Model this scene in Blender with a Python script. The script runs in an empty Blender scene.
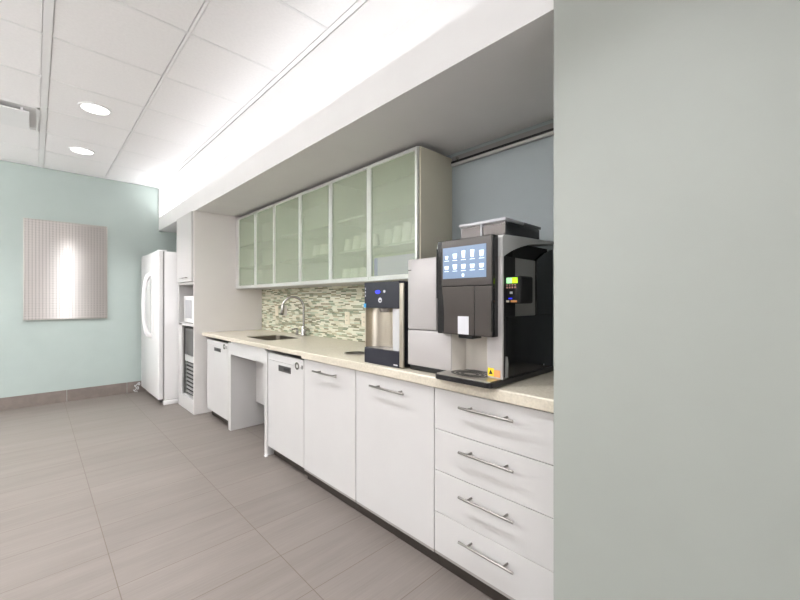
import bpy, bmesh, math, random
from mathutils import Vector, Matrix
random.seed(7)
scn = bpy.context.scene
COL = scn.collection
PI = math.pi

# ------------------------------------------------------------------ camera
CAM_H = 1.27
cam_d = bpy.data.cameras.new('camera'); cam = bpy.data.objects.new('camera', cam_d); COL.objects.link(cam)
cam_d.sensor_width = 36.0; cam_d.lens = 378.0 / 800.0 * 36.0
cam_d.shift_y = 0.0006; cam_d.clip_start = 0.02
cam.location = (0, 0, CAM_H)
cam.rotation_euler = (PI / 2, 0, -math.radians(44.0))
scn.camera = cam

# ------------------------------------------------------------------ light and exposure
scn.view_settings.view_transform = 'Standard'; scn.view_settings.look = 'None'
scn.view_settings.gamma = 1.0; scn.view_settings.use_curve_mapping = False
scn.view_settings.exposure = 0.2
world = bpy.data.worlds.new('world'); scn.world = world; world.use_nodes = True
world.node_tree.nodes['Background'].inputs[0].default_value = (0.9, 0.95, 1, 1)
world.node_tree.nodes['Background'].inputs[1].default_value = 0.3

CEIL = 2.885
def area(name, loc, sx, sy, power, color=(1, 1, 1), rot=(0, 0, 0), shape='RECTANGLE', spread=PI):
    d = bpy.data.lights.new(name, 'AREA'); d.shape = shape; d.size = sx
    if shape in ('RECTANGLE', 'ELLIPSE'): d.size_y = sy
    d.energy = power; d.color = color; d.spread = spread
    o = bpy.data.objects.new(name, d); COL.objects.link(o); o.location = loc; o.rotation_euler = rot
    return o
DOWN_P = 11.0
for (lx, ly) in [(0.365, 5.31), (0.365, 4.07), (0.365, 2.83), (0.365, 1.59), (0.365, 0.35),
                 (-1.5, 5.31), (-1.5, 4.07), (-1.5, 2.83), (-1.5, 1.59), (-1.5, 0.35)]:  # this left row is unseen, added to fill the room
    area('downlight_lamp', (lx, ly, CEIL - 0.012), 0.17, 0.17, DOWN_P, (0.96, 0.97, 1.0), shape='DISK', spread=1.75)
# light tube lying in the cove behind the soffit lip, shining up
area('cove_or_fill_lamp', (1.42, 3.45, 2.36), 0.12, 5.6, 8.0, (0.972, 0.975, 1.0), rot=(PI, 0, 0))
area('cove_or_fill_lamp', (1.42, 6.02, 2.38), 0.12, 0.45, 2.6, (0.972, 0.975, 1.0), rot=(PI, 0, 0))  # extra short lamp added to brighten the far end of the cove
# added fill lamps shining up, unseen, along the room's other two sides
area('cove_or_fill_lamp', (-2.42, 3.5, 2.36), 0.12, 5.2, 215, (0.972, 0.975, 1.0), rot=(PI, 0, 0))
area('cove_or_fill_lamp', (-0.8, -2.4, 2.36), 3.0, 0.12, 25, (0.972, 0.975, 1.0), rot=(PI, 0, 0))

# added fill light behind the camera, dressed as a wide window
area('rear_fill_light', (-0.7, -2.56, 1.55), 3.2, 1.3, 46, (0.98, 0.97, 1.0), rot=(PI / 2, 0, 0))

# ------------------------------------------------------------------ materials
def new_mat(name):
    m = bpy.data.materials.new(name); m.use_nodes = True
    nt = m.node_tree; return m, nt, nt.nodes, nt.links, nt.nodes['Principled BSDF']
def lin(c):
    return tuple(((v / 255) / 12.92 if v / 255 <= 0.04045 else ((v / 255 + 0.055) / 1.055) ** 2.4) for v in c) + (1,)
def mat(name, rgb, rough=0.5, metal=0.0, var=0.04, scale=6.0, bump=0.0, bscale=120, spec=0.5, coat=0.0, aniso=0.0):
    """procedural base: noise varies the colour a little, optional fine bump"""
    m, nt, N, L, P = new_mat(name)
    tc = N.new('ShaderNodeTexCoord'); nz = N.new('ShaderNodeTexNoise'); nz.inputs['Scale'].default_value = scale
    nz.inputs['Detail'].default_value = 3
    L.new(tc.outputs['Object'], nz.inputs['Vector'])
    r = N.new('ShaderNodeValToRGB'); c = lin(rgb)
    r.color_ramp.elements[0].position = 0.3; r.color_ramp.elements[1].position = 0.7
    r.color_ramp.elements[0].color = tuple(v * (1 - var) for v in c[:3]) + (1,)
    r.color_ramp.elements[1].color = tuple(min(1, v * (1 + var)) for v in c[:3]) + (1,)
    L.new(nz.outputs['Fac'], r.inputs['Fac']); L.new(r.outputs['Color'], P.inputs['Base Color'])
    P.inputs['Roughness'].default_value = rough; P.inputs['Metallic'].default_value = metal
    P.inputs['Specular IOR Level'].default_value = spec
    P.inputs['Coat Weight'].default_value = coat; P.inputs['Coat Roughness'].default_value = 0.08
    if aniso: P.inputs['Anisotropic'].default_value = aniso
    if bump:
        n2 = N.new('ShaderNodeTexNoise'); n2.inputs['Scale'].default_value = bscale; n2.inputs['Detail'].default_value = 4
        L.new(tc.outputs['Object'], n2.inputs['Vector'])
        b = N.new('ShaderNodeBump'); b.inputs['Strength'].default_value = bump; b.inputs['Distance'].default_value = 0.004
        L.new(n2.outputs['Fac'], b.inputs['Height']); L.new(b.outputs['Normal'], P.inputs['Normal'])
    return m
def glow(name, rgb, strength, base=None):
    m, nt, N, L, P = new_mat(name)
    P.inputs['Base Color'].default_value = lin(base or rgb); P.inputs['Roughness'].default_value = 0.2
    P.inputs['Emission Color'].default_value = lin(rgb); P.inputs['Emission Strength'].default_value = strength
    return m
def math_node(N, op, a=None, b=None, L=None):
    n = N.new('ShaderNodeMath'); n.operation = op
    for i, v in enumerate((a, b)):
        if v is None: continue
        if isinstance(v, (int, float)): n.inputs[i].default_value = v
        else: L.new(v, n.inputs[i])
    return n.outputs[0]

def floor_mat():
    m, nt, N, L, P = new_mat('floor_tile')
    tc = N.new('ShaderNodeTexCoord')
    mp = N.new('ShaderNodeMapping'); mp.inputs['Location'].default_value = (-0.265, -1.459 + 0.307 * 8, 0)
    L.new(tc.outputs['Object'], mp.inputs['Vector'])
    br = N.new('ShaderNodeTexBrick'); br.offset = 0; br.squash = 1
    br.inputs['Scale'].default_value = 1; br.inputs['Brick Width'].default_value = 0.615; br.inputs['Row Height'].default_value = 0.307
    br.inputs['Mortar Size'].default_value = 0.0022; br.inputs['Mortar Smooth'].default_value = 0.3
    br.inputs['Color1'].default_value = (0.46, 0.46, 0.46, 1); br.inputs['Color2'].default_value = (0.54, 0.54, 0.54, 1)
    br.inputs['Mortar'].default_value = (0.5, 0.5, 0.5, 1)
    L.new(mp.outputs['Vector'], br.inputs['Vector'])
    st = N.new('ShaderNodeMapping'); st.inputs['Scale'].default_value = (1.6, 55, 1)
    L.new(tc.outputs['Object'], st.inputs['Vector'])
    nz = N.new('ShaderNodeTexNoise'); nz.inputs['Scale'].default_value = 2.0; nz.inputs['Detail'].default_value = 6; nz.inputs['Roughness'].default_value = 0.65
    L.new(st.outputs['Vector'], nz.inputs['Vector'])
    s2 = N.new('ShaderNodeMapping'); s2.inputs['Scale'].default_value = (0.8, 7, 1)
    L.new(tc.outputs['Object'], s2.inputs['Vector'])
    n2 = N.new('ShaderNodeTexNoise'); n2.inputs['Scale'].default_value = 1.5; n2.inputs['Detail'].default_value = 4
    L.new(s2.outputs['Vector'], n2.inputs['Vector'])
    a = math_node(N, 'ADD', math_node(N, 'MULTIPLY', nz.outputs['Fac'], 0.55, L), math_node(N, 'MULTIPLY', n2.outputs['Fac'], 0.45, L), L)
    sx = N.new('ShaderNodeSeparateColor'); L.new(br.outputs['Color'], sx.inputs[0])
    b = math_node(N, 'ADD', a, math_node(N, 'SUBTRACT', sx.outputs[0], 0.5, L), L)
    r = N.new('ShaderNodeValToRGB'); e = r.color_ramp.elements
    e[0].position = 0.3; e[0].color = lin((101, 94, 88)); e[1].position = 0.7; e[1].color = lin((121, 113, 107))
    L.new(b, r.inputs['Fac'])
    mx = N.new('ShaderNodeMix'); mx.data_type = 'RGBA'; mx.inputs['B'].default_value = lin((88, 77, 68))
    L.new(br.outputs['Fac'], mx.inputs['Factor']); L.new(r.outputs['Color'], mx.inputs['A'])
    L.new(mx.outputs['Result'], P.inputs['Base Color'])
    P.inputs['Roughness'].default_value = 0.42; P.inputs['Specular IOR Level'].default_value = 0.4
    bp = N.new('ShaderNodeBump'); bp.inputs['Strength'].default_value = 0.15; bp.inputs['Distance'].default_value = 0.002
    L.new(a, bp.inputs['Height']); L.new(bp.outputs['Normal'], P.inputs['Normal'])
    return m

def mosaic_mat():
    m, nt, N, L, P = new_mat('glass_mosaic')
    tc = N.new('ShaderNodeTexCoord'); s = N.new('ShaderNodeSeparateXYZ'); L.new(tc.outputs['Object'], s.inputs[0])
    zr = math_node(N, 'DIVIDE', s.outputs['Z'], 0.0128, L); row = math_node(N, 'FLOOR', zr, None, L)
    w1 = N.new('ShaderNodeTexWhiteNoise'); w1.noise_dimensions = '1D'; L.new(row, w1.inputs['W'])
    yo = math_node(N, 'ADD', math_node(N, 'DIVIDE', s.outputs['Y'], 0.08, L), math_node(N, 'MULTIPLY', w1.outputs['Value'], 7.3, L), L)
    colm = math_node(N, 'FLOOR', yo, None, L)
    cv = N.new('ShaderNodeCombineXYZ'); L.new(colm, cv.inputs[0]); L.new(row, cv.inputs[1])
    w2 = N.new('ShaderNodeTexWhiteNoise'); w2.noise_dimensions = '2D'; L.new(cv.outputs[0], w2.inputs['Vector'])
    r = N.new('ShaderNodeValToRGB'); r.color_ramp.interpolation = 'CONSTANT'; e = r.color_ramp.elements
    cols = [(222, 220, 198), (160, 164, 138), (226, 224, 204), (134, 130, 106), (188, 198, 172), (212, 208, 182), (132, 142, 118), (224, 226, 206), (176, 170, 142)]
    e[0].position = 0; e[0].color = lin(cols[0]); e[1].position = 1 / len(cols); e[1].color = lin(cols[1])
    for i in range(2, len(cols)):
        k = e.new(i / len(cols)); k.color = lin(cols[i])
    L.new(w2.outputs['Value'], r.inputs['Fac'])
    fz = math_node(N, 'LESS_THAN', math_node(N, 'FRACT', zr, None, L), 0.1, L)
    fy = math_node(N, 'LESS_THAN', math_node(N, 'FRACT', yo, None, L), 0.02, L)
    g = math_node(N, 'MAXIMUM', fz, fy, L)
    mx = N.new('ShaderNodeMix'); mx.data_type = 'RGBA'; mx.inputs['B'].default_value = lin((205, 200, 182))
    L.new(g, mx.inputs['Factor']); L.new(r.outputs['Color'], mx.inputs['A']); L.new(mx.outputs['Result'], P.inputs['Base Color'])
    P.inputs['Roughness'].default_value = 0.18
    return m

def perforated_mat():
    m, nt, N, L, P = new_mat('perforated_steel')
    tc = N.new('ShaderNodeTexCoord'); s = N.new('ShaderNodeSeparateXYZ'); L.new(tc.outputs['Object'], s.inputs[0])
    def cell(o): return math_node(N, 'SUBTRACT', math_node(N, 'FRACT', math_node(N, 'DIVIDE', o, 0.0305, L), None, L), 0.5, L)
    cx, cz = cell(s.outputs['X']), cell(s.outputs['Z'])
    d = math_node(N, 'ADD', math_node(N, 'MULTIPLY', cx, cx, L), math_node(N, 'MULTIPLY', cz, cz, L), L)
    hole = math_node(N, 'LESS_THAN', d, 0.034, L)
    mx = N.new('ShaderNodeMix'); mx.data_type = 'RGBA'; mx.inputs['A'].default_value = lin((214, 209, 205)); mx.inputs['B'].default_value = lin((136, 131, 127))
    L.new(hole, mx.inputs['Factor']); L.new(mx.outputs['Result'], P.inputs['Base Color'])
    P.inputs['Metallic'].default_value = 0.9
    P.inputs['Roughness'].default_value = 0.37; P.inputs['Anisotropic'].default_value = 1.0
    tg = N.new('ShaderNodeCombineXYZ'); tg.inputs[2].default_value = 1.0
    L.new(tg.outputs[0], P.inputs['Tangent'])
    return m

def frosted_mat():
    m, nt, N, L, P = new_mat('frosted_glass')
    nz = N.new('ShaderNodeTexNoise'); nz.inputs['Scale'].default_value = 3; tc = N.new('ShaderNodeTexCoord'); L.new(tc.outputs['Object'], nz.inputs['Vector'])
    r = N.new('ShaderNodeValToRGB'); r.color_ramp.elements[0].color = lin((206, 216, 194)); r.color_ramp.elements[1].color = lin((214, 222, 202))
    L.new(nz.outputs['Fac'], r.inputs['Fac']); L.new(r.outputs['Color'], P.inputs['Base Color'])
    P.inputs['Roughness'].default_value = 0.16
    t = N.new('ShaderNodeBsdfTransparent'); t.inputs[0].default_value = (0.93, 0.97, 0.91, 1)
    x = N.new('ShaderNodeMixShader'); x.inputs[0].default_value = 0.33
    L.new(t.outputs[0], x.inputs[1]); L.new(P.outputs[0], x.inputs[2]); L.new(x.outputs[0], N['Material Output'].inputs[0])
    return m
def clear_mat(name, tint, fac=0.3):
    m, nt, N, L, P = new_mat(name)
    P.inputs['Base Color'].default_value = lin(tint); P.inputs['Roughness'].default_value = 0.08
    t = N.new('ShaderNodeBsdfTransparent'); t.inputs[0].default_value = (0.95, 0.95, 0.95, 1)
    x = N.new('ShaderNodeMixShader'); x.inputs[0].default_value = fac
    L.new(t.outputs[0], x.inputs[1]); L.new(P.outputs[0], x.inputs[2]); L.new(x.outputs[0], N['Material Output'].inputs[0])
    return m

M = {}
M['floor'] = floor_mat()
M['mosaic'] = mosaic_mat()
M['perf'] = perforated_mat()
M['frost'] = frosted_mat()
M['teal'] = mat('pale_teal_paint', (172, 184, 179), 0.55, var=0.015, bump=0.12, bscale=90)
M['sage'] = mat('pale_grey_green_paint', (154, 158, 151), 0.5, var=0.012, bump=0.06, bscale=60)
M['niche'] = mat('blue_grey_paint', (160, 169, 172), 0.55, var=0.02, bump=0.1, bscale=90)
M['plain'] = mat('white_wall_paint', (205, 203, 200), 0.6, var=0.015, bump=0.1, bscale=90)
M['soffit'] = mat('white_drywall_paint', (228, 227, 226), 0.6, var=0.012, bump=0.06, bscale=90)
M['ctile'] = mat('mineral_ceiling_tile', (248, 247, 247), 0.85, var=0.02, scale=60, bump=0.15, bscale=260)
M['grid'] = mat('white_ceiling_grid', (243, 243, 243), 0.4, var=0.01)
M['base'] = mat('taupe_base_tile', (126, 116, 109), 0.4, var=0.1, scale=14)
M['grout'] = mat('pale_grout', (160, 150, 142), 0.8)
M['white'] = mat('white_melamine', (198, 196, 194), 0.3, var=0.01, coat=0.25)
M['side'] = mat('pale_warm_melamine', (222, 218, 214), 0.5, var=0.012)
M['cream'] = mat('cream_melamine', (208, 203, 184), 0.5, var=0.015)
M['appl'] = mat('white_enamel', (235, 234, 233), 0.25, var=0.006, coat=0.3)
M['applgrey'] = mat('light_grey_plastic', (196, 196, 196), 0.4)
M['louvre'] = mat('grey_louvre_plastic', (140, 139, 137), 0.45)
M['mwwin'] = mat('grey_microwave_window', (168, 168, 170), 0.25)
M['kick'] = mat('dark_brown_toe_kick', (50, 43, 38), 0.55, var=0.12)
M['edge'] = mat('grey_edge_band', (150, 145, 140), 0.5)
M['quartz'] = mat('beige_quartz', (203, 195, 178), 0.22, var=0.09, scale=95)
M['steel'] = mat('brushed_steel', (190, 186, 178), 0.3, metal=1.0, var=0.04, scale=30)
M['barsteel'] = mat('satin_bar_steel', (150, 147, 142), 0.34, metal=1.0, var=0.03)
M['sinksteel'] = mat('dull_sink_steel', (128, 122, 110), 0.38, metal=1.0, var=0.04, scale=30)
M['warmsteel'] = mat('satin_steel_panel', (214, 206, 190), 0.32, metal=1.0, var=0.03)
M['chrome'] = mat('polished_chrome', (176, 174, 170), 0.2, metal=1.0, var=0.02)
M['alu'] = mat('satin_aluminium_frame', (206, 208, 204), 0.35, metal=0.35, var=0.015)
M['black'] = mat('black_plastic', (20, 20, 22), 0.32, var=0.1)
M['gblack'] = mat('gloss_black_panel', (11, 11, 13), 0.12, var=0.1)
M['matblack'] = mat('matt_black', (16, 16, 17), 0.7, var=0.1)
M['navy'] = mat('dark_navy_plastic', (36, 37, 47), 0.3, var=0.05)
M['brown'] = mat('dark_taupe_plastic', (62, 56, 52), 0.28, var=0.03)
M['pinkwhite'] = mat('pearl_white_plastic', (176, 172, 170), 0.3, var=0.01)
M['pearl'] = mat('silver_grey_plastic', (188, 188, 186), 0.4, var=0.02)
M['recess'] = mat('warm_silver_recess', (214, 208, 198), 0.35, var=0.02)
M['sidegrey'] = mat('mid_grey_plastic', (146, 145, 142), 0.45, var=0.03)
M['ivory'] = mat('ivory_plastic', (228, 220, 198), 0.4, var=0.01)
M['darkgrey'] = mat('dark_grey_plastic', (74, 73, 72), 0.35, var=0.06)
M['cup'] = mat('white_paper_cup', (240, 238, 234), 0.6, var=0.01)
M['lilac'] = mat('white_and_lilac_box', (216, 198, 255), 0.5, var=0.03)
M['violet'] = mat('violet_strip', (120, 104, 226), 0.5, var=0.05)
M['beans'] = mat('roasted_beans', (86, 68, 58), 0.5, var=0.5, scale=140, bump=0.6, bscale=140)
M['clear'] = clear_mat('clear_smoked_plastic', (150, 140, 135), 0.28)
M['smoke'] = clear_mat('dark_smoked_plastic', (40, 40, 44), 0.7)
M['lampglow'] = glow('lamp_diffuser', (255, 252, 246), 4.0)
M['screen'] = glow('touch_screen', (146, 168, 196), 0.82, (40, 50, 70))
M['icon'] = glow('screen_icon', (222, 236, 250), 0.95)
M['lcd'] = glow('lime_display', (176, 224, 40), 0.9)
M['lcdpale'] = glow('pale_green_display', (170, 236, 170), 0.9)
M['blueled'] = glow('blue_indicator', (50, 56, 235), 1.3)
M['cyan'] = mat('light_blue_sticker', (60, 160, 214), 0.4)
M['yellow'] = mat('yellow_warning_label', (236, 204, 30), 0.5)
M['orange'] = mat('orange_label', (214, 150, 90), 0.5)
M['pale'] = mat('pale_print', (206, 206, 210), 0.5)
M['pinkkey'] = mat('pale_pink_key', (226, 176, 160), 0.5)

# ------------------------------------------------------------------ mesh helpers
class MB:
    def __init__(self): self.bm = bmesh.new()
    def _merge(self, b):
        me = bpy.data.meshes.new('t'); b.to_mesh(me); self.bm.from_mesh(me); bpy.data.meshes.remove(me); b.free()
    def box(self, x0, x1, y0, y1, z0, z1, bev=0.0, seg=2):
        b = bmesh.new(); bmesh.ops.create_cube(b, size=1)
        for v in b.verts:
            v.co = Vector((x0 + (v.co.x + .5) * (x1 - x0), y0 + (v.co.y + .5) * (y1 - y0), z0 + (v.co.z + .5) * (z1 - z0)))
        if bev: bmesh.ops.bevel(b, geom=list(b.edges), offset=bev, segments=seg, profile=0.5, affect='EDGES')
        self._merge(b); return self
    def cyl(self, p0, p1, r, r1=None, n=24, bev=0.0):
        p0, p1 = Vector(p0), Vector(p1); d = p1 - p0
        b = bmesh.new(); bmesh.ops.create_cone(b, cap_ends=True, segments=n, radius1=r, radius2=r if r1 is None else r1, depth=d.length)
        if bev:
            es = [e for e in b.edges if abs(e.verts[0].co.z - e.verts[1].co.z) < 1e-6]
            bmesh.ops.bevel(b, geom=es, offset=bev, segments=2, profile=0.5, affect='EDGES')
        bmesh.ops.transform(b, matrix=Matrix.Translation((p0 + p1) / 2) @ d.to_track_quat('Z', 'Y').to_matrix().to_4x4(), verts=b.verts)
        self._merge(b); return self
    def ring(self, c, axis, ro, ri, th, n=32):
        """flat ring with thickness th along axis"""
        b = bmesh.new(); q = Vector(axis).to_track_quat('Z', 'Y').to_matrix(); V = []
        for k in range(n):
            a = 2 * PI * k / n; cs, sn = math.cos(a), math.sin(a)
            V.append([b.verts.new(Vector(c) + q @ Vector((r * cs, r * sn, z))) for (r, z) in ((ri, -th / 2), (ro, -th / 2), (ro, th / 2), (ri, th / 2))])
        for k in range(n):
            a, c2 = V[k], V[(k + 1) % n]
            for j in range(4): b.faces.new((a[j], c2[j], c2[(j + 1) % 4], a[(j + 1) % 4]))
        bmesh.ops.recalc_face_normals(b, faces=b.faces); self._merge(b); return self
    def prism(self, pts, axis, a0, a1, bev=0.0):
        """polygon extruded along axis; pts are in the two other axes, in xyz order"""
        b = bmesh.new()
        def P(p, a):
            return Vector((a, p[0], p[1])) if axis == 'x' else Vector((p[0], a, p[1])) if axis == 'y' else Vector((p[0], p[1], a))
        A = [b.verts.new(P(p, a0)) for p in pts]; B = [b.verts.new(P(p, a1)) for p in pts]
        b.faces.new(A); b.faces.new(list(reversed(B)))
        n = len(pts)
        for i in range(n): b.faces.new((A[i], B[i], B[(i + 1) % n], A[(i + 1) % n]))
        bmesh.ops.recalc_face_normals(b, faces=b.faces)
        if bev: bmesh.ops.bevel(b, geom=list(b.edges), offset=bev, segments=2, profile=0.5, affect='EDGES')
        self._merge(b); return self
    def tube(self, path, r, n=12, closed=False):
        pts = [Vector(p) for p in path]; b = bmesh.new(); rings = []; up = Vector((0.3, 0.5, 0.81)).normalized(); prev = None
        rr = r if isinstance(r, (list, tuple)) else [r] * len(pts)
        for i, p in enumerate(pts):
            t = (pts[min(i + 1, len(pts) - 1)] - pts[max(i - 1, 0)]).normalized()
            u = (prev if prev is not None else up); u = (u - t * u.dot(t)).normalized(); prev = u; w = t.cross(u)
            rings.append([b.verts.new(p + (u * math.cos(2 * PI * k / n) + w * math.sin(2 * PI * k / n)) * rr[i]) for k in range(n)])
        for i in range(len(rings) - 1):
            for k in range(n): b.faces.new((rings[i][k], rings[i][(k + 1) % n], rings[i + 1][(k + 1) % n], rings[i + 1][k]))
        b.faces.new(list(reversed(rings[0]))); b.faces.new(rings[-1])
        bmesh.ops.recalc_face_normals(b, faces=b.faces); self._merge(b); return self
    def lathe(self, prof, c, n=32):
        b = bmesh.new(); V = []
        for k in range(n):
            a = 2 * PI * k / n; V.append([b.verts.new((c[0] + r * math.cos(a), c[1] + r * math.sin(a), c[2] + z)) for r, z in prof])
        for k in range(n):
            p, q = V[k], V[(k + 1) % n]
            for j in range(len(prof) - 1): b.faces.new((p[j], q[j], q[j + 1], p[j + 1]))
        bmesh.ops.remove_doubles(b, verts=b.verts, dist=1e-6)
        bmesh.ops.recalc_face_normals(b, faces=b.faces); self._merge(b); return self
    def build(self, name, m, parent=None, smooth=False):
        off = root_loc(parent)
        for v in self.bm.verts: v.co -= off
        me = bpy.data.meshes.new(name); self.bm.to_mesh(me); self.bm.free()
        me.materials.append(m)
        if smooth:
            for p in me.polygons: p.use_smooth = True
            try: me.set_sharp_from_angle(angle=math.radians(40))
            except Exception: pass
        o = bpy.data.objects.new(name, me); COL.objects.link(o)
        if parent: o.parent = parent
        return o
def root_loc(o):
    if o is None: return Vector((0, 0, 0))
    while o.parent: o = o.parent
    return Vector(o.location)
def B(*a, **k): return MB().box(*a, **k)
def tag(o, label, cat, group=None):
    o['label'] = label; o['category'] = cat
    if group: o['group'] = group
    return o
def thing(name, label, cat, loc, group=None):
    o = bpy.data.objects.new(name, None); o.empty_display_size = 0.1; COL.objects.link(o); o.location = loc
    return tag(o, label, cat, group)
def solo(mb, name, m, label, cat, loc, group=None, smooth=False):
    """a one-mesh thing with its origin at loc"""
    for v in mb.bm.verts: v.co -= Vector(loc)
    o = mb.build(name, m, None, smooth); o.location = loc
    return tag(o, label, cat, group)
def struct(mb, name, m, parent=None, smooth=False):
    o = mb.build(name, m, parent, smooth); o['kind'] = 'structure'; return o
def copy_tree(o, parent=None):
    c = o.copy(); COL.objects.link(c)
    if parent: c.parent = parent
    for ch in list(o.children): copy_tree(ch, c)
    return c

# ------------------------------------------------------------------ the room
YF = 6.33; XB = 2.05; XL = -2.6; YR = -2.6; XS = 1.28; WY = 0.565
struct(B(XL, XB + .1, YR, YF + .1, -.08, 0), 'floor', M['floor'])
struct(B(XL - .1, XB + .1, YF, YF + .1, 0, CEIL), 'wall_far', M['teal'])
struct(B(XL - .1, XL, YR, YF, 0, CEIL), 'wall_left', M['plain'])
struct(B(XL - .1, XB + .1, YR - .1, YR, 0, CEIL), 'wall_rear', M['plain'])
struct(B(XB, XB + .1, WY, YF, 0, CEIL), 'wall_niche', M['niche'])
struct(B(1.272, XB + .1, YR, WY, 0, CEIL, bev=.004), 'wall_right', M['sage'])

wf = MB()  # made-up window frame and pane around the rear fill light, unseen
for (a, b_, c, d) in ((-2.36, -2.30, .84, 2.26), (.90, .96, .84, 2.26), (-2.36, .96, .84, .90), (-2.36, .96, 2.20, 2.26), (-.73, -.67, .90, 2.20)):
    wf.box(a, b_, YR - .01, YR + .03, c, d, bev=.003)
fill_win = struct(wf, 'fill_window_1', M['grid'])
struct(B(-2.30, .90, YR + .002, YR + .008, .90, 2.20), 'fill_window_glass', M['clear'], fill_win)

# baseboard of the far wall: cut floor tile with joints
bb = MB()
for x0, x1 in ((XL, -2.02), (-2.016, -.80), (-.796, .286), (.29, .905), (.909, XB)):
    bb.box(x0, x1, YF - .011, YF, 0, .147, bev=.0015)
struct(bb, 'baseboard_far', M['base'])
struct(B(XL, XL + .011, YR, YF - .011, 0, .147), 'baseboard_left', M['base'])
struct(B(1.261, 1.272, YR, WY, 0, .147), 'baseboard_right', M['base'])

# ceiling: lay-in tiles in a grid up to the soffit line, smooth drywall over the cove
T = .6155
gx = [1.285 - T * k for k in range(9)]; gy = [3.765 + T * k for k in range(-11, 5)]
ceil = struct(B(XL - .1, XB + .1, YR - .1, YF + .1, CEIL + .012, CEIL + .1), 'ceiling', M['soffit'])
tiles = MB()
xs = sorted([max(XL, g) for g in gx] + [XL]); ys = sorted(gy + [YR, YF])
for i in range(len(xs) - 1):
    for j in range(len(ys) - 1):
        if xs[i + 1] - xs[i] < .03 or ys[j + 1] - ys[j] < .03: continue
        if -.6 < xs[i] < -.5 and 4.3 < ys[j] < 4.5: continue              # the diffuser's bay
        r = .036 if i == len(xs) - 2 else .024 if abs(xs[i + 1] - gx[2]) < .01 else .013
        l = .024 if abs(xs[i] - gx[2]) < .01 else .009
        tiles.box(xs[i] + l, xs[i + 1] - r, ys[j] + .010, ys[j + 1] - .010, CEIL, CEIL + .013, bev=.002, seg=1)
struct(tiles, 'ceiling_tiles', M['ctile'], ceil)
tees = MB()
for k, g in enumerate(gx):
    if k == 0: tees.box(g - .032, g - .004, YR, YF, CEIL - .002, CEIL + .012)
    else:
        w = .021 if k == 2 else .007
        tees.box(g - w, g + w, YR, YF, CEIL - .002, CEIL + .012)
for g in gy: tees.box(XL, 1.25, g - .008, g + .008, CEIL - .001, CEIL + .012)
struct(tees, 'ceiling_grid', M['grid'], ceil)
struct(B(1.29, 1.56, WY, YF, CEIL - .002, CEIL + .012), 'cove_ceiling', M['soffit'], ceil)

# soffit over the cabinets: deep box with a raised lip in front of an open light cove
sf = MB()
sf.prism([(XS, 2.27), (XB, 2.27), (XB, CEIL), (1.55, CEIL), (1.55, 2.34), (XS + .035, 2.34), (XS + .035, 2.46), (XS, 2.46)], 'y', WY, YF - .03)
sf.prism([(XS, 2.27), (XB, 2.27), (XB, CEIL), (XS, CEIL)], 'y', YF - .03, YF)
struct(sf, 'trim_1', M['soffit'])
# mosaic backsplash
struct(B(XB - .008, XB, 1.60, 4.603, .91, 1.405), 'trim_2', M['mosaic'])

# ------------------------------------------------------------------ ceiling fittings
def downlight(x, y, label):
    t = thing('recessed_downlight', label, 'ceiling light', (x, y, CEIL), 'recessed ceiling downlights')
    MB().ring((x, y, CEIL - .004), (0, 0, 1), .112, .094, .008, 40).build('trim_ring', M['grid'], t, True)
    MB().cyl((x, y, CEIL - .003), (x, y, CEIL - .0005), .095, n=40).build('lens', M['lampglow'], t)
downlight(.365, 4.07, 'round recessed ceiling light nearer the middle of the room')
downlight(.365, 5.31, 'round recessed ceiling light nearer the pale teal far wall')

t = thing('air_diffuser', 'square white plaque air diffuser set in the ceiling grid', 'air vent', (-.255, 4.69, CEIL))
fr = MB()
x0, x1, y0, y1 = -.552, .03, 4.39, 4.985
for (a, b_, c, d) in ((x0, x0 + .03, y0, y1), (x1 - .02, x1, y0, y1), (x0, x1, y0, y0 + .02), (x0, x1, y1 - .02, y1)):
    fr.box(a, b_, c, d, CEIL - .004, CEIL + .01)
fr.build('diffuser_frame', M['grid'], t)
nk = MB()
o4 = [(x0 + .02, y0 + .02), (x1 - .02, y0 + .02), (x1 - .02, y1 - .02), (x0 + .02, y1 - .02)]
nk.prism(o4, 'z', CEIL + .06, CEIL + .064)
nk.build('diffuser_throat', M['black'], t)
sk = MB(); sk.box(x0 + .02, x0 + .024, y0 + .02, y1 - .02, CEIL, CEIL + .06); sk.box(x1 - .024, x1 - .02, y0 + .02, y1 - .02, CEIL, CEIL + .06)
sk.box(x0 + .02, x1 - .02, y0 + .02, y0 + .024, CEIL, CEIL + .06); sk.box(x0 + .02, x1 - .02, y1 - .024, y1 - .02, CEIL, CEIL + .06)
sk.build('diffuser_collar', M['grid'], t)
B(-.49, -.036, 4.475, 4.925, CEIL - .03, CEIL - .018, bev=.003).build('plaque', M['grid'], t)
for (sx, sy) in ((-.08, 4.5), (-.44, 4.5), (-.08, 4.88), (-.44, 4.88)):
    B(sx - .008, sx + .008, sy - .008, sy + .008, CEIL - .012, CEIL + .06).build('hanger', M['grid'], t)

# ------------------------------------------------------------------ perforated panel on the far wall
t = thing('perforated_panel', 'silver perforated metal panel hung on the pale teal far wall', 'wall panel', (.296, YF, 1.035))
B(-.098, .69, YF - .022, YF - .016, 1.038, 2.248).build('panel_sheet', M['perf'], t)
rim = MB()
for (a, b_, c, d) in ((-.1, -.092, 1.035, 2.25), (.684, .692, 1.035, 2.25), (-.1, .692, 1.035, 1.043), (-.1, .692, 2.242, 2.25)):
    rim.box(a, b_, YF - .024, YF - .002, c, d, bev=.001)
rim.build('rim', M['steel'], t)

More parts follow.
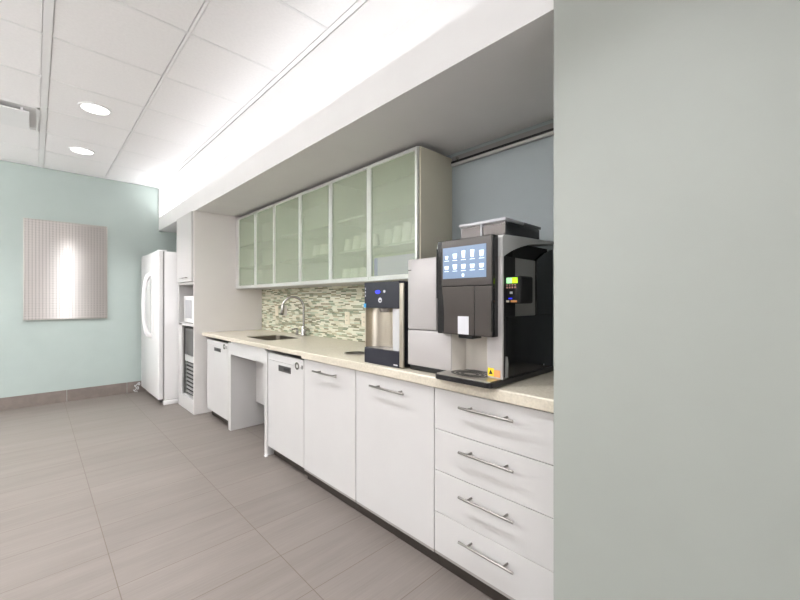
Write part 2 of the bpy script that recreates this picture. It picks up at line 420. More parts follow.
# ------------------------------------------------------------------ refrigerator
t = thing('refrigerator', 'tall white refrigerator with a big loop handle standing in the far corner', 'refrigerator', (1.4, 5.77, 0))
B(1.126, 1.95, 5.272, 6.268, .06, 1.865, bev=.008).build('body', M['appl'], t, True)
d = B(1.06, 1.118, 5.27, 6.27, .075, 1.876, bev=.014, seg=3).build('door', M['appl'], t, True)
hy = 5.62; path = []
for k in range(33):                                   # loop handle: bar standing well off the door on curved ends
    u = k / 32; e = math.sin(PI * u) ** .3
    path.append((1.066 - .092 * e, hy, .82 + u * .78))
h = MB().tube(path, [.021 + .010 * abs(k / 16 - 1) ** 3 for k in range(33)], n=14).build('handle', M['appl'], d, True)
pts = [(hy + .05 * math.cos(a), 1.21 + .42 * (1 if math.sin(a) > 0 else -1) * abs(math.sin(a)) ** .35) for a in [2 * PI * k / 40 for k in range(40)]]
MB().prism(pts, 'x', 1.050, 1.064).build('handle_pad', M['appl'], d, True)
B(1.12, 1.16, 5.29, 6.25, .01, .06, bev=.004).build('base_grille', M['black'], t)
B(1.118, 1.30, 5.272, 5.32, .0, .058, bev=.008).build('foot_cover', M['appl'], t, True)
for hy in (5.33, 6.21): B(1.07, 1.16, hy - .03, hy + .03, 1.866, 1.884, bev=.006).build('hinge_cap', M['appl'], t, True)
cb = []
for k in range(70):
    u = k / 69; a = u * 4.5 * PI
    cb.append((.99 + .03 * u + .022 * math.cos(a), 6.26 + .025 * math.sin(a * .9), .008 + .13 * u + .01 * math.sin(3 * a)))
solo(MB().tube(cb, .0055, n=8), 'power_cable', M['applgrey'], 'tangled white cable on the floor beside the refrigerator', 'cable', (1.0, 6.22, 0), smooth=True)

# ------------------------------------------------------------------ bar handle helper
def bar_handle(xf, y0, y1, z, parent, so=.035, r=.0058):
    h = MB(); ins = (y1 - y0) * .17
    h.cyl((xf - so, y0, z), (xf - so, y1, z), r, n=16, bev=.001)
    for y in (y0 + ins, y1 - ins): h.cyl((xf, y, z), (xf - so, y, z), r * .85, n=12)
    return h.build('handle', M['barsteel'], parent, True)

# ------------------------------------------------------------------ tall cabinet with microwave and ice machine
TX, TY0, TY1 = 1.269, 4.603, 5.24
t = thing('tall_cabinet', 'tall white cabinet with open niches between refrigerator and counter', 'cabinet', (1.6, 4.92, 0))
B(TX, XB, TY0, TY0 + .022, 0, 2.27, bev=.001).build('side_panel', M['side'], t)
B(TX, XB, TY1 - .03, TY1, 0, 2.27, bev=.001).build('side_panel', M['white'], t)
cs = MB()
cs.box(TX + .02, XB, TY0 + .022, TY1 - .03, 2.245, 2.27); cs.box(TX, XB, TY0 + .022, TY1 - .03, 1.455, 1.48)
cs.box(XB - .06, XB, TY0 + .022, TY1 - .03, .15, 2.245)
cs.box(TX, TX + .02, TY1 - .15, TY1 - .03, .15, 1.0)
cs.build('carcass', M['white'], t)
B(TX, XB - .06, TY0 + .022, TY1 - .03, .975, 1.005).build('shelf', M['white'], t)
B(TX, XB - .06, TY0 + .022, TY1 - .03, 0, .152).build('plinth', M['white'], t)
d = B(TX - .02, TX - .001, TY0 + .026, TY1 - .002, 1.485, 2.262, bev=.0015).build('door', M['white'], t)
bar_handle(TX - .02, 4.74, 5.0, 1.53, d, .03)

MX = 1.30
t = thing('microwave_oven', 'small white microwave oven in the niche of the tall cabinet', 'microwave', (1.5, 4.88, 1.005))
B(MX + .012, 1.70, 4.64, 5.12, 1.015, 1.318, bev=.006).build('body', M['appl'], t, True)
d = B(MX, MX + .014, 4.75, 5.12, 1.012, 1.32, bev=.004).build('door', M['appl'], t, True)
B(MX - .002, MX + .001, 4.80, 5.06, 1.06, 1.275).build('window', M['mwwin'], d)
B(MX, MX + .014, 4.64, 4.747, 1.012, 1.32, bev=.004).build('control_panel', M['appl'], t, True)
for fx in (1.35, 1.65):
    for fy in (4.68, 5.08): MB().cyl((fx, fy, 1.005), (fx, fy, 1.018), .012, n=12).build('foot', M['black'], t)

IX = 1.30
t = thing('ice_machine', 'dark grey undercounter ice machine with louvred front in the tall cabinet', 'ice machine', (1.6, 4.85, .152))
B(IX + .03, 1.96, 4.635, 5.085, .155, .94, bev=.004).build('body', M['applgrey'], t)
B(IX, IX + .03, 4.635, 5.085, .625, .94, bev=.006).build('door', M['darkgrey'], t)
B(IX, IX + .03, 4.635, 5.085, .55, .622, bev=.003).build('control_band', M['pearl'], t)
g = B(IX + .02, IX + .03, 4.635, 5.085, .158, .548).build('grille_back', M['matblack'], t)
for k in range(8):
    z = .185 + k * .047
    MB().prism([(IX + .002, z), (IX + .02, z + .008), (IX + .02, z + .014), (IX + .002, z + .006)], 'y', 4.645, 5.075).build('louvre', M['louvre'], t)

# ------------------------------------------------------------------ base run
FX = 1.37           # face of doors and drawers
CT = .91; CB = .86  # worktop top and underside
def dishwasher(y0, y1, label, ring_y, ring_z, sq_y, disp, kname='dishwasher'):
    t = thing(kname, label, 'dishwasher', (1.6, (y0 + y1) / 2, 0))
    B(FX + .022, 1.97, y0 + .004, y1 - .004, .09, .845).build('body', M['darkgrey'], t)
    B(FX, FX + .02, y0 + .002, y1 - .002, .082, .79, bev=.002).build('door', M['white'], t)
    B(FX, FX + .02, y0 + .002, y1 - .002, .7915, .845, bev=.002).build('control_strip', M['white'], t)
    dp = B(FX - .004, FX, disp[0], disp[1], disp[2], disp[3], bev=.001).build('display', M['darkgrey'], t)
    w = disp[1] - disp[0]
    B(FX - .0048, FX - .0035, disp[0] + w * .08, disp[0] + w * .55, disp[2] + .012, disp[3] - .012).build('display_window', M['black'], dp)
    MB().ring((FX - .003, ring_y, ring_z), (1, 0, 0), .027, .016, .006).build('dial_ring', M['chrome'], t, True)
    B(FX - .004, FX, sq_y - .011, sq_y + .011, ring_z - .016, ring_z + .012, bev=.001).build('button', M['sidegrey'], t)
    B(FX + .05, FX + .065, y0 + .002, y1 - .002, 0, .09).build('toe_kick', M['kick'], t)
    return t
dishwasher(2.40, 2.972, 'white panel dishwasher to the right of the open knee space', 2.49, .795, 2.424, (2.587, 2.78, .722, .768))
dishwasher(3.86, 4.492, 'white panel dishwasher beside the tall cabinet, left of the knee space', 3.955, .806, 3.895, (4.06, 4.25, .738, .776))

t = thing('sink_surround', 'white panels framing the open knee space under the sink', 'cabinet', (1.7, 3.4, 0))
B(FX - .004, 1.99, 2.978, 3.03, 0, .858, bev=.0015).build('end_panel', M['white'], t)
B(FX, 1.99, 3.79, 3.856, 0, .858, bev=.0015).build('end_panel', M['white'], t)
B(FX, FX + .02, 3.03, 3.79, .745, .872, bev=.0015).build('apron', M['white'], t)
B(1.62, 1.64, 3.03, 3.79, .24, .69, bev=.001).build('pipe_cover', M['white'], t)
B(XB - .06, XB - .04, 3.03, 3.79, 0, .86).build('back_panel', M['side'], t)
solo(MB().prism([(1.345, 0), (1.366, 0), (1.365, .014), (1.352, .008)], 'y', 2.96, 2.995), 'foot_shim', M['applgrey'],
     'small white chipped shim at the foot of the knee space panel', 'shim', (1.35, 3.0, 0))

def base_carcass(t, y0, y1):
    c = MB()
    c.box(FX + .021, 1.99, y0 + .001, y0 + .018, .068, .858); c.box(FX + .021, 1.99, y1 - .018, y1 - .001, .068, .858)
    c.box(FX + .021, 1.99, y0 + .018, y1 - .018, .068, .086); c.box(1.97, 1.99, y0 + .018, y1 - .018, .086, .858)
    c.build('carcass', M['edge'], t)
    B(FX + .03, FX + .045, y0, y1, 0, .068).build('toe_kick', M['kick'], t)
for (y0, y1, h0, h1, lab) in ((1.799, 2.396, 1.952, 2.226, 'white base cabinet with one tall front, next to the dishwasher'),
                              (1.185, 1.795, 1.361, 1.628, 'white base cabinet with one tall front, below the water dispenser')):
    t = thing('base_cabinet', lab, 'cabinet', (1.7, (y0 + y1) / 2, 0), 'base cabinets with a single tall front')
    base_carcass(t, y0, y1)
    d = B(FX, FX + .02, y0 + .0015, y1 - .0015, .082, .855, bev=.0015).build('door', M['white'], t)
    B(FX + .002, FX + .019, y0 + .0015, y1 - .0015, .068, .0815).build('edge_band', M['edge'], d)
    bar_handle(FX, h0, h1, .797, d)
y0, y1 = .583, 1.183
t = thing('drawer_cabinet', 'white cabinet of four drawers under the coffee machine', 'cabinet', (1.7, .88, 0))
base_carcass(t, y0, y1)
zz = [.855, .6625, .468, .2705, .082]
for i in range(4):
    d = B(FX, FX + .02, y0 + .0015, y1 - .0015, zz[i + 1] + .0015, zz[i] - .0015, bev=.0015).build('drawer', M['white'], t)
    if i == 3: B(FX + .002, FX + .019, y0 + .0015, y1 - .0015, .070, .083).build('edge_band', M['edge'], d)
    bar_handle(FX, .751, 1.015, (.80, .604, .407, .21)[i], d)

# worktops (boolean cut-outs for the sink bowl and the waste hole)
def slab_with_hole(x0, x1, y0, y1, hole, CB=CB):
    """worktop slab with a closed hole: four strips round a core plate that carries the cut-out"""
    hx0, hx1 = min(p[0] for p in hole) - .02, max(p[0] for p in hole) + .02
    hy0, hy1 = min(p[1] for p in hole) - .02, max(p[1] for p in hole) + .02
    cx, cy, ax, ay = (hx0 + hx1) / 2, (hy0 + hy1) / 2, (hx1 - hx0) / 2, (hy1 - hy0) / 2
    n = len(hole); O = []
    for p in hole:
        dx, dy = p[0] - cx, p[1] - cy; k = min(ax / max(abs(dx), 1e-9), ay / max(abs(dy), 1e-9)); O.append((cx + dx * k, cy + dy * k))
    for c in ((hx0, hy0), (hx1, hy0), (hx1, hy1), (hx0, hy1)):
        i = min(range(n), key=lambda i: (O[i][0] - c[0]) ** 2 + (O[i][1] - c[1]) ** 2); O[i] = c
    b = bmesh.new()
    lv = [[b.verts.new((p[0], p[1], z)) for p in P] for P, z in ((hole, CT), (O, CT), (O, CT - .008), (hole, CT - .008))]
    for i in range(n):
        j = (i + 1) % n
        for q in range(4):
            A, C = lv[q], lv[(q + 1) % 4]; b.faces.new((A[i], A[j], C[j], C[i]))
    bmesh.ops.recalc_face_normals(b, faces=b.faces)
    m = MB(); m._merge(b)
    e = .006
    m.prism([(hx0, CB), (hx0, CT), (x0 + e, CT), (x0 + e * .3, CT - e * .3), (x0, CT - e), (x0, CB + e), (x0 + e * .3, CB + e * .3), (x0 + e, CB)], 'y', y0, y1)
    m.box(hx1, x1, y0, y1, CB, CT); m.box(hx0, hx1, y0, hy0, CB, CT); m.box(hx0, hx1, hy1, y1, CB, CT)
    bmesh.ops.remove_doubles(m.bm, verts=m.bm.verts, dist=1e-5)
    return m
def rrect(x0, x1, y0, y1, r, k=6):
    P = []
    for (cx, cy, a0) in ((x1 - r, y1 - r, 0), (x0 + r, y1 - r, PI / 2), (x0 + r, y0 + r, PI), (x1 - r, y0 + r, 1.5 * PI)):
        for i in range(k + 1):
            a = a0 + PI / 2 * i / k; P.append((cx + r * math.cos(a), cy + r * math.sin(a)))
    return P
SX0, SX1, SY0, SY1 = 1.505, 1.86, 3.26, 3.78
CF = 1.35
solo(slab_with_hole(CF, XB - .008, 2.401, 4.602, rrect(SX0, SX1, SY0, SY1, .04), .874), 'worktop', M['quartz'],
     'beige speckled stone worktop holding the sink, against the tall cabinet', 'worktop', (1.7, 3.5, CB))
HX, HY, HR = 1.57, 2.06, .075
solo(slab_with_hole(CF, XB - .008, .57, 2.399, [(HX + HR * math.cos(2 * PI * k / 40), HY + HR * math.sin(2 * PI * k / 40)) for k in range(40)]),
     'worktop', M['quartz'], 'beige speckled stone worktop under the coffee machine and water dispenser', 'worktop', (1.7, 1.5, CB))
t = thing('waste_chute_ring', 'round steel rimmed waste hole in the worktop left of the dispenser', 'waste hole', (HX, HY, CB))
MB().lathe([(.074, -.03), (.074, .0505), (.083, .0515), (.083, .0545), (.070, .0545), (.070, -.03), (.074, -.03)], (HX, HY, CB), 40).build('ring', M['steel'], t, True)
MB().cyl((HX, HY, CB - .03), (HX, HY, CB - .025), .0735, n=40).build('dark_liner', M['matblack'], t)

# sink bowl
t = thing('kitchen_sink', 'stainless undermount sink bowl set in the beige worktop', 'sink', ((SX0 + SX1) / 2, (SY0 + SY1) / 2, .70))
b = bmesh.new(); lv = []
for (ins, z) in ((-.012, .8985), (.0, .8985), (.012, .72), (.05, .70)):
    lv.append([b.verts.new((p[0], p[1], z)) for p in rrect(SX0 + ins, SX1 - ins, SY0 + ins, SY1 - ins, .045)])
for A, C in zip(lv, lv[1:]):
    for i in range(len(A)): b.faces.new((A[i], A[(i + 1) % len(A)], C[(i + 1) % len(A)], C[i]))
b.faces.new(lv[-1]); bmesh.ops.recalc_face_normals(b, faces=b.faces)
for f in b.faces: f.normal_flip()
mb = MB(); mb._merge(b)
bowl = mb.build('bowl', M['sinksteel'], t, True)
so = bowl.modifiers.new('thick', 'SOLIDIFY'); so.thickness = .0015; so.offset = -1
MB().ring((1.68, 3.52, .7025), (0, 0, 1), .045, .02, .004).build('drain', M['chrome'], t, True)

# faucet
fx, fy = 1.975, 3.46
t = thing('kitchen_faucet', 'chrome gooseneck pull-down faucet behind the sink', 'faucet', (fx, fy, CT))
MB().lathe([(0, 0), (.034, 0), (.034, .01), (.027, .018), (.025, .085), (.018, .1), (0, .1)], (fx, fy, CT), 28).build('base', M['chrome'], t, True)
R = .105; path = [(fx, fy, CT + .09 + .2 * k / 6) for k in range(7)]
dirx, diry = -.78, .62
for k in range(1, 17):
    a = PI * k / 16 * .93
    path.append((fx + dirx * R * (1 - math.cos(a)), fy + diry * R * (1 - math.cos(a)), CT + .29 + R * math.sin(a)))
MB().tube(path, .0125, n=16).build('neck', M['chrome'], t, True)
ex, ey, ez = path[-1]
MB().cyl((ex, ey, ez + .005), (ex - .008, ey + .006, ez - .085), .016, .019, n=20, bev=.002).build('spray_head', M['chrome'], t, True)
MB().cyl((ex - .008, ey + .006, ez - .085), (ex - .009, ey + .007, ez - .097), .0165, n=20).build('nozzle', M['black'], t, True)
MB().cyl((fx, fy, CT + .055), (fx, fy - .05, CT + .06), .012, n=16).tube([(fx, fy - .045, CT + .06), (fx - .02, fy - .065, CT + .075), (fx - .06, fy - .085, CT + .085)], .006).build('lever', M['chrome'], t, True)
t = thing('soap_dispenser', 'short chrome soap pump just left of the faucet base', 'soap dispenser', (1.98, 3.60, CT))
MB().lathe([(0, 0), (.02, 0), (.02, .006), (.012, .012), (.011, .06), (0, .06)], (1.98, 3.60, CT), 20).build('base', M['chrome'], t, True)
MB().cyl((1.985, 3.60, CT + .066), (1.925, 3.61, CT + .06), .008, n=12).build('spout', M['chrome'], t, True)

# wall plates on the mosaic
def plate(y, z, face, lab, sw):
    t = thing('wall_outlet', lab, 'outlet' if not sw else 'switch', (XB - .008, y, z - .058), None)
    B(XB - .014, XB - .008, y - .036, y + .036, z - .058, z + .058, bev=.002).build('cover_plate', M[face], t)
    if sw: B(XB - .018, XB - .013, y - .014, y + .014, z - .03, z + .03, bev=.0015).build('rocker', M[face], t)
    else:
        for dz in (-.02, .02):
            r = B(XB - .016, XB - .013, y - .015, y + .015, z + dz - .013, z + dz + .013, bev=.003).build('socket', M[face], t)
            MB().box(XB - .0165, XB - .0158, y - .007, y - .004, z + dz - .005, z + dz + .006).box(XB - .0165, XB - .0158, y + .004, y + .007, z + dz - .005, z + dz + .006).build('slot', M['darkgrey'], r)
plate(4.19, 1.15, 'ivory', 'ivory wall plate on the mosaic nearest the tall cabinet', True)
plate(3.98, 1.155, 'steel', 'metal wall plate on the mosaic just behind the faucet spout', True)
plate(2.80, 1.11, 'ivory', 'ivory wall plate on the mosaic midway between faucet and dispenser', False)
plate(2.555, 1.105, 'ivory', 'ivory wall plate on the mosaic partly hidden by the water dispenser', False)

# ------------------------------------------------------------------ upper cabinets
UX = 1.715; UZ0, UZ1 = 1.407, 2.237
bounds = [1.628, 2.098, 2.588, 3.075, 3.588, 4.037, 4.515]
labs = ['frosted glass wall cabinet above the water dispenser, with cream end panel', 'frosted glass wall cabinet, middle one of three above the mosaic',
        'frosted glass wall cabinet above the sink, beside the tall cabinet']
for k in range(3):
    y0, ym, y1 = bounds[2 * k], bounds[2 * k + 1], bounds[2 * k + 2]
    t = thing('wall_cabinet', labs[k], 'cabinet', (1.88, ym, UZ0), 'frosted glass wall cabinets')
    c = MB()
    yy1 = 4.60 if k == 2 else y1
    c.box(UX + .022, XB, yy1 - .018, yy1 - .0005, UZ0, UZ1); c.box(UX + .022, XB, y0 + .018, yy1 - .018, UZ0, UZ0 + .018)
    c.box(UX + .022, XB, y0 + .018, yy1 - .018, UZ1 - .018, UZ1); c.box(XB - .01, XB, y0 + .018, yy1 - .018, UZ0 + .018, UZ1 - .018)
    if k: c.box(UX + .022, XB, y0 + .0005, y0 + .018, UZ0, UZ1)
    else: B(UX + .0215, XB, y0 - .018, y0 + .017, UZ0, UZ1, bev=.001).build('end_panel', M['cream'], t)
    if k == 2: c.box(UX + .004, UX + .022, 4.515, 4.60, UZ0, UZ1)
    c.build('carcass', M['white'], t)
    for z in (1.655, 1.905): B(UX + .05, XB - .01, y0 + .018, yy1 - .018, z - .009, z + .009).build('shelf', M['white'], t)
    for (a, b_) in ((y0 - (.008 if k == 0 else 0), ym), (ym, y1)):
        f = MB(); a += .0015; b_ -= .0015; w = .021
        f.box(UX, UX + .02, a, a + w, UZ0 + .002, UZ1 - .002, bev=.001).box(UX, UX + .02, b_ - w, b_, UZ0 + .002, UZ1 - .002, bev=.001)
        f.box(UX, UX + .02, a + w, b_ - w, UZ0 + .002, UZ0 + w + .012, bev=.001).box(UX, UX + .02, a + w, b_ - w, UZ1 - w - .002, UZ1 - .002, bev=.001)
        d = f.build('door', M['alu'], t)
        B(UX + .007, UX + .012, a + w - .004, b_ - w + .004, UZ0 + w + .008, UZ1 - w + .002).build('glass_pane', M['frost'], d)

# cups and a lilac box seen dimly through the frosted doors
def cup_stack(x, y, z, n, lab, grp):
    prof = [(0, 0), (.031, 0), (.0415, .095), (.043, .098), (.0395, .098), (.03, .004), (0, .004)]
    m = MB(); top = .098 + .012 * (n - 1)
    m.lathe([(0, top), (.030, top)] + [(.031 + .0105 * 1, .03), (.044, 0), (.040, 0), (.028, top - .006), (0, top - .006)], (x, y, z), 20)
    return solo(m, 'paper_cup_stack', M['cup'], lab, 'cup stack', (x, y, z), grp, True)
ordw = ['nearest the end panel', 'second from the end panel', 'third from the end panel', 'fourth from the end panel']
for i, y in enumerate((1.72, 1.81, 1.90, 1.99)):
    cup_stack(1.82, y, 1.664, 2 + (i * 2) % 3, 'white cup stack behind the rightmost frosted door, ' + ordw[i], 'cups behind the rightmost frosted door')
ordx = ['rightmost', 'second from the right', 'third from the right', 'leftmost']
for i, y in enumerate((2.16, 2.26, 2.36, 2.47)):
    cup_stack(1.82, y, 1.664, 1 + (i * 2) % 3, 'shelved white cup stack behind the second frosted door, ' + ordx[i], 'cups on the shelf behind the second frosted door')
    if i in (1, 2, 3): cup_stack(1.81, y + .02, UZ0 + .018, 1, 'lowest white cups behind the second frosted door, ' + ('rightmost', 'middle one', 'leftmost')[i - 1], 'cups on the cabinet bottom behind the second frosted door')
for i, y in enumerate((2.72, 2.83, 2.95)):
    cup_stack(1.82, y, 1.664, 1, 'white cup behind the third frosted door from the right, ' + ('rightmost', 'middle', 'leftmost')[i] + ' of three', 'cups behind the third frosted door')
t = thing('lilac_box', 'white and violet box behind the rightmost frosted door', 'carton', (1.82, 1.86, UZ0 + .018))
B(UX + .026, 1.78, 1.66, 2.07, UZ0 + .019, UZ0 + .165, bev=.003).build('box', M['lilac'], t)  # pale lilac block for a patch of unknown kind
B(UX + .0245, UX + .0262, 2.03, 2.066, UZ0 + .022, UZ0 + .162).build('violet_edge', M['violet'], t)

# rail left on the wall above the coffee machine
t = thing('wall_rail', 'grey metal mounting rail on the blue grey wall above the coffee machine', 'rail', (XB, 1.09, 2.17))
B(XB - .006, XB, WY + .002, 1.606, 2.178, 2.246, bev=.001).build('back_strip', M['sidegrey'], t)
B(XB - .02, XB - .006, WY + .002, 1.606, 2.178, 2.196, bev=.002).build('lower_flange', M['pearl'], t)
B(XB - .016, XB - .006, WY + .002, 1.606, 2.200, 2.212).build('slot', M['matblack'], t)
MB().cyl((XB - .012, 1.56, 2.225), (XB - .006, 1.56, 2.225), .01, n=16).build('screw', M['chrome'], t)

# ------------------------------------------------------------------ water dispenser
wx = 1.39; wy0, wy1 = 1.412, 1.734; wz = CT
t = thing('water_dispenser', 'countertop water dispenser with dark top panel and steel alcove', 'water dispenser', (1.6, 1.57, CT))
bd = MB()
bd.box(wx + .11, 1.88, wy0, wy1, wz + .012, 1.362)             # rear body
bd.box(wx + .004, wx + .11, wy0, wy0 + .006, wz + .012, 1.362) # near cheek
bd.build('body', M['black'], t)
B(wx - .004, wx + .012, wy0, wy0 + .03, wz + .006, 1.362, bev=.003).build('steel_stile', M['warmsteel'], t)
B(wx + .002, wx + .11, wy1 - .006, wy1, wz + .012, 1.362).build('steel_cheek', M['warmsteel'], t)
hd = B(wx - .006, wx + .11, wy0 + .03, wy1, 1.228, 1.374, bev=.004).build('control_head', M['navy'], t)
el = MB()
for (yc, zc, ry, rz, seg) in ((1.612, 1.318, .021, .010, 24),):
    el.prism([(yc + ry * math.cos(2 * PI * k / seg), zc + rz * math.sin(2 * PI * k / seg)) for k in range(seg)], 'x', wx - .0085, wx - .005)
el.build('blue_light', M['blueled'], hd)
MB().prism([(1.556 + .008 * math.cos(2 * PI * k / 16), 1.32 + .008 * math.sin(2 * PI * k / 16)) for k in range(16)], 'x', wx - .0085, wx - .005).build('white_button', M['pale'], hd)
lg = MB(); lg.ring((wx - .0065, 1.592, 1.272), (1, 0, 0), .014, .009, .003, 24).ring((wx - .0065, 1.592, 1.279), (1, 0, 0), .007, .003, .004, 16)
lg.build('round_emblem', M['pale'], hd)
mk = MB()
for z in (1.338, 1.318, 1.298): mk.box(wx - .0075, wx - .005, 1.719, 1.724, z - .006, z + .006)
mk.build('printed_marks', M['pale'], hd)
B(wx - .0085, wx - .005, 1.716, 1.7345, 1.228, 1.252).build('blue_sticker', M['cyan'], hd)
# curved steel alcove
pts = []
for k in range(17):
    a = PI * k / 16
    pts.append((wx + .012 + .088 * math.sin(a) ** .8, wy0 + .085 + (wy1 - .008 - wy0 - .085) * (1 - (1 - math.cos(a)) / 2)))
back = [(p[0] + .008, p[1]) for p in reversed(pts)]
MB().prism(pts + back, 'z', 1.0, 1.225).build('alcove', M['warmsteel'], t, True)
B(wx + .006, wx + .014, wy0 + .03, wy0 + .09, .985, 1.225).build('alcove_cheek', M['applgrey'], t)
MB().cyl((wx + .04, 1.585, 1.205), (wx + .04, 1.585, 1.226), .04, .05, n=28).build('spout', M['chrome'], t, True)
MB().cyl((wx + .082, 1.50, 1.085), (wx + .07, 1.50, 1.085), .008, n=12).build('sensor', M['sidegrey'], t)
tr = B(wx - .006, wx + .11, wy0 + .03, wy1, wz, 1.0, bev=.004).build('drip_tray', M['navy'], t)
B(wx - .0072, wx - .005, wy0 + .04, wy0 + .07, .922, .928).build('printed_mark', M['pale'], tr)
B(1.8, 1.86, wy0 + .02, wy1 - .02, wz, wz + .012).build('foot', M['black'], t)

# ------------------------------------------------------------------ coffee machine
cx0 = 1.40                       # front plane of the shell
t = thing('coffee_machine', 'large white and black bean to cup coffee machine on the worktop', 'coffee machine', (1.62, 1.11, CT))
# left module
lm = B(cx0, 1.86, 1.197, 1.392, 1.122, 1.482, bev=.006).build('upper_side_cover', M['pinkwhite'], t, True)
B(cx0 - .001, cx0 + .001, 1.365, 1.388, 1.424, 1.429).build('printed_mark', M['darkgrey'], lm)
B(cx0 + .0004, cx0 + .002, 1.2, 1.39, 1.447, 1.449).build('seam', M['edge'], lm)
B(cx0, 1.86, 1.106, 1.392, .938, 1.119, bev=.005).build('lower_side_cover', M['pinkwhite'], t, True)
# main shell: front stile, nook, rear
B(cx0, cx0 + .014, .836, .911, .93, 1.462, bev=.004).build('front_stile', M['pinkwhite'], t, True)
rc = MB()
rpts = [(cx0 + .004, .911), (cx0 + .10, .925), (cx0 + .12, .96), (cx0 + .12, 1.06), (cx0 + .10, 1.092), (cx0 + .004, 1.106)]
rc.prism(rpts + [(p[0] + .006 if 0 < i < 5 else p[0], p[1]) for i, p in reversed(list(enumerate(rpts)))][1:-1], 'z', .935, 1.28)
rc.build('nook_lining', M['recess'], t, True)
mbk = MB(); mbk.box(cx0 + .13, 1.87, .862, 1.195, .935, 1.53); mbk.box(cx0 + .014, cx0 + .13, .850, .905, .935, 1.46); mbk.box(cx0, cx0 + .13, .915, 1.195, 1.28, 1.52)
mbk.build('inner_body', M['matblack'], t)
B(cx0 + .01, 1.90, .838, 1.385, CT + .002, .937, bev=.004).build('base_plinth', M['black'], t)
for fx_ in (1.46, 1.84):
    for fy_ in (.88, 1.34): MB().cyl((fx_, fy_, CT), (fx_, fy_, CT + .004), .02, n=16).build('foot', M['black'], t)
# curved silver top cap that sweeps back from the stile
def bez(p0, p1, p2, p3, n=14):
    o = []
    for k in range(n + 1):
        u = k / n; v = 1 - u
        o.append(tuple(v ** 3 * a + 3 * v * v * u * b_ + 3 * v * u * u * c + u ** 3 * d for a, b_, c, d in zip(p0, p1, p2, p3)))
    return o
top = [(cx0, 1.455), (cx0, 1.535), (cx0 + .015, 1.547), (1.60, 1.556), (1.89, 1.566)]
und = bez((1.89, 1.552), (1.70, 1.546), (1.52, 1.512), (cx0 + .012, 1.455))
MB().prism(top + und, 'y', .836, 1.19, bev=.0).build('top_cap', M['pearl'], t)
# near side
B(1.462, 1.725, .853, .862, 1.20, 1.46, bev=.002).build('side_panel', M['sidegrey'], t)
MB().prism([(1.725, 1.20), (1.90, 1.20), (1.90, 1.53), (1.80, 1.50), (1.725, 1.462)], 'y', .846, .864, bev=.002).build('rear_side_panel', M['gblack'], t)
sp_ = B(1.455, 1.90, .846, .864, .93, 1.20, bev=.002).build('lower_side_panel', M['gblack'], t)
MB().cyl((1.80, .8455, .955), (1.80, .847, .955), .005, n=12).build('screw', M['pale'], sp_)
MB().prism([(1.442, .93), (1.452, .93), (1.456, 1.0), (1.449, 1.03)], 'y', .84, .862).build('side_trim', M['sidegrey'], t)
# display head
hx0, hx1 = 1.36, 1.40
hb = MB(); hb.box(hx0 + .001, hx1, .855, 1.156, 1.117, 1.545, bev=.003)
head = hb.build('display_head', M['gblack'], t)
B(hx0, hx0 + .006, .862, 1.130, 1.336, 1.543, bev=.002).build('screen_bezel', M['brown'], head)
B(hx0, hx0 + .006, .948, 1.128, 1.119, 1.332, bev=.002).build('service_door', M['brown'], head)
B(hx0, hx0 + .006, .862, .945, 1.119, 1.332, bev=.002).build('service_flap', M['brown'], head)
MB().prism([(1.128, 1.325)] + bez((1.128, 1.325), (1.118, 1.27), (1.112, 1.2), (1.117, 1.125), 10) + [(1.13, 1.125)], 'x', hx0 - .001, hx0 + .003).build('grip', M['gblack'], head)
B(hx0 - .001, hx0 + .004, .856, .864, 1.14, 1.27).build('grip_slot', M['gblack'], head)
scr = B(hx0 - .002, hx0 + .002, .888, 1.121, 1.369, 1.510, bev=.0008).build('touch_screen', M['screen'], t)
def cup_icon(y, z, w, h):
    MB().prism([(y + w * .36, z), (y - w * .36, z), (y - w * .5, z + h), (y + w * .5, z + h)], 'x', hx0 - .003, hx0 - .0018).build('drink_icon', M['icon'], scr)
    B(hx0 - .003, hx0 - .0018, y - .013, y + .013, z - .009, z - .007).build('icon_caption', M['icon'], scr)
for i in range(5):
    y = 1.098 - i * .047
    cup_icon(y, 1.458, (.018, .024, .02, .02, .022)[i], (.015, .022, .032, .032, .026)[i])
    cup_icon(y, 1.41, .024, (.016, .022, .02, .018, .018)[i])
B(hx0 - .003, hx0 - .0018, 1.0, 1.012, 1.376, 1.388).build('home_icon', M['icon'], scr)
B(hx0 - .002, hx0 + .002, .977, 1.035, 1.121, 1.20, bev=.0005).build('white_sticker', M['pale'], t)
# spout block under the head
B(hx0 + .02, cx0 + .05, .97, 1.05, 1.10, 1.119, bev=.004).build('spout', M['black'], t)
# drip tray
tp = [(1.47, 1.13), (1.325, 1.13)] + bez((1.325, 1.13), (1.31, 1.13), (1.303, 1.12), (1.303, 1.10), 5)[1:] + bez((1.303, .86), (1.303, .84), (1.31, .832), (1.33, .832), 5) + [(1.47, .832)]
try_ = MB().prism(tp, 'z', .917, .938).build('drip_tray', M['black'], t)
tp2 = [(1.46 if p[0] > 1.45 else p[0] + .008, min(1.122, max(.84, p[1]))) for p in tp]
MB().prism(tp2, 'z', .937, .9415).build('tray_plate', M['steel'], try_)
gr = MB()
for (r_) in (.085, .062, .038):
    b = bmesh.new(); V = []
    for k in range(36):
        a = 2 * PI * k / 36
        V.append([b.verts.new((1.40 + .62 * (r_ + d_) * math.cos(a), 1.0 + 1.05 * (r_ + d_) * math.sin(a), z_)) for d_, z_ in ((-.007, .941), (.007, .941), (.007, .9425), (-.007, .9425))])
    for k in range(36):
        p, q = V[k], V[(k + 1) % 36]
        for j in range(4): b.faces.new((p[j], q[j], q[(j + 1) % 4], p[(j + 1) % 4]))
    bmesh.ops.recalc_face_normals(b, faces=b.faces); gr._merge(b)
gr.build('drain_slots', M['black'], try_)
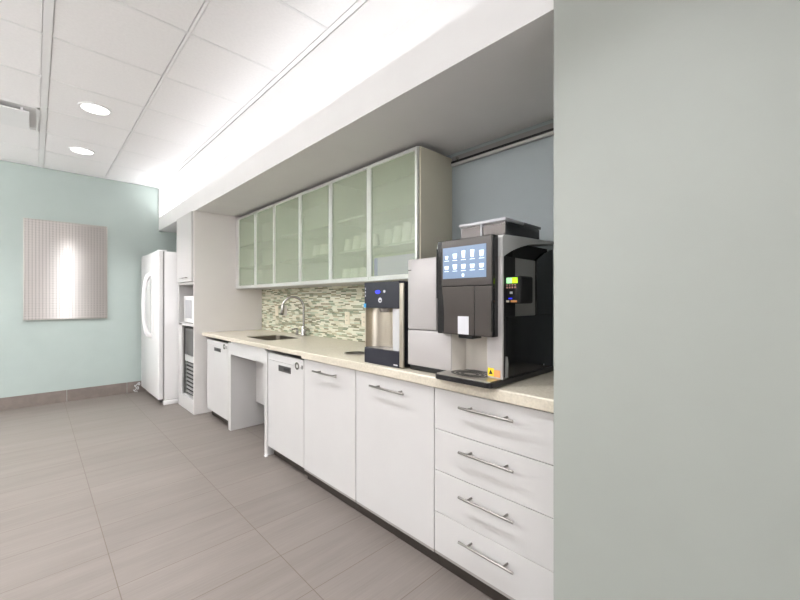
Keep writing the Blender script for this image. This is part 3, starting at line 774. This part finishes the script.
B(cx0 - .0015, cx0 + .001, .876, .906, .948, .982).build('warning_label', M['yellow'], t)
w_ = MB().prism([(.891 - .010, .956), (.891 + .010, .956), (.891, .976)], 'x', cx0 - .0022, cx0 - .001); w_.build('warning_triangle', M['black'], t)
B(cx0 - .0015, cx0 + .001, .846, .876, .946, .976).build('orange_label', M['orange'], t)
# card reader on the side
rd = B(1.455, 1.565, .783, .853, 1.257, 1.374, bev=.008, seg=3).build('card_reader', M['matblack'], t, True)
B(1.4525, 1.4565, .822, .848, 1.343, 1.367).build('display_pale', M['lcdpale'], rd)
B(1.4525, 1.4565, .797, .822, 1.343, 1.367).build('display_lime', M['lcd'], rd)
ky = MB()
for i in range(4): ky.box(1.4525, 1.4565, .842 - i * .0125, .849 - i * .0125, 1.322, 1.329)
for i in range(4): ky.box(1.4525, 1.4565, .842 - i * .0125, .849 - i * .0125, 1.334, 1.338)
ky.build('keys', M['pinkkey'], rd)
B(1.4525, 1.4565, .82, .832, 1.298, 1.308).build('contactless_mark', M['pale'], rd)
B(1.4525, 1.4565, .822, .838, 1.276, 1.281).build('blue_indicator', M['blueled'], rd)
B(1.4525, 1.4565, .836, .849, 1.262, 1.271).build('cream_sticker', M['ivory'], rd)
B(1.4525, 1.4565, .80, .828, 1.262, 1.271).build('orange_sticker', M['orange'], rd)
# bean hopper on top
hp = MB()
for (a, b_) in ((.902, 1.026), (1.030, 1.152)):
    hp.box(1.535, 1.87, a, b_, 1.562, 1.566); hp.box(1.535, 1.539, a, b_, 1.566, 1.632); hp.box(1.866, 1.87, a, b_, 1.566, 1.632)
    hp.box(1.539, 1.866, b_ - .003, b_, 1.566, 1.632)
hop = hp.build('bean_hopper', M['clear'], t)
B(1.539, 1.866, .902, .905, 1.566, 1.632).build('smoked_side', M['smoke'], hop)
MB().box(1.541, 1.864, .907, 1.022, 1.567, 1.622).box(1.541, 1.864, 1.034, 1.147, 1.567, 1.625).build('coffee_beans', M['beans'], hop)
MB().box(1.528, 1.70, .896, 1.158, 1.634, 1.648, bev=.003).box(1.531, 1.535, 1.024, 1.032, 1.562, 1.634).build('hopper_rim', M['pale'], hop)
B(1.70, 1.876, .896, 1.158, 1.634, 1.648, bev=.003).build('hopper_lid', M['smoke'], hop)
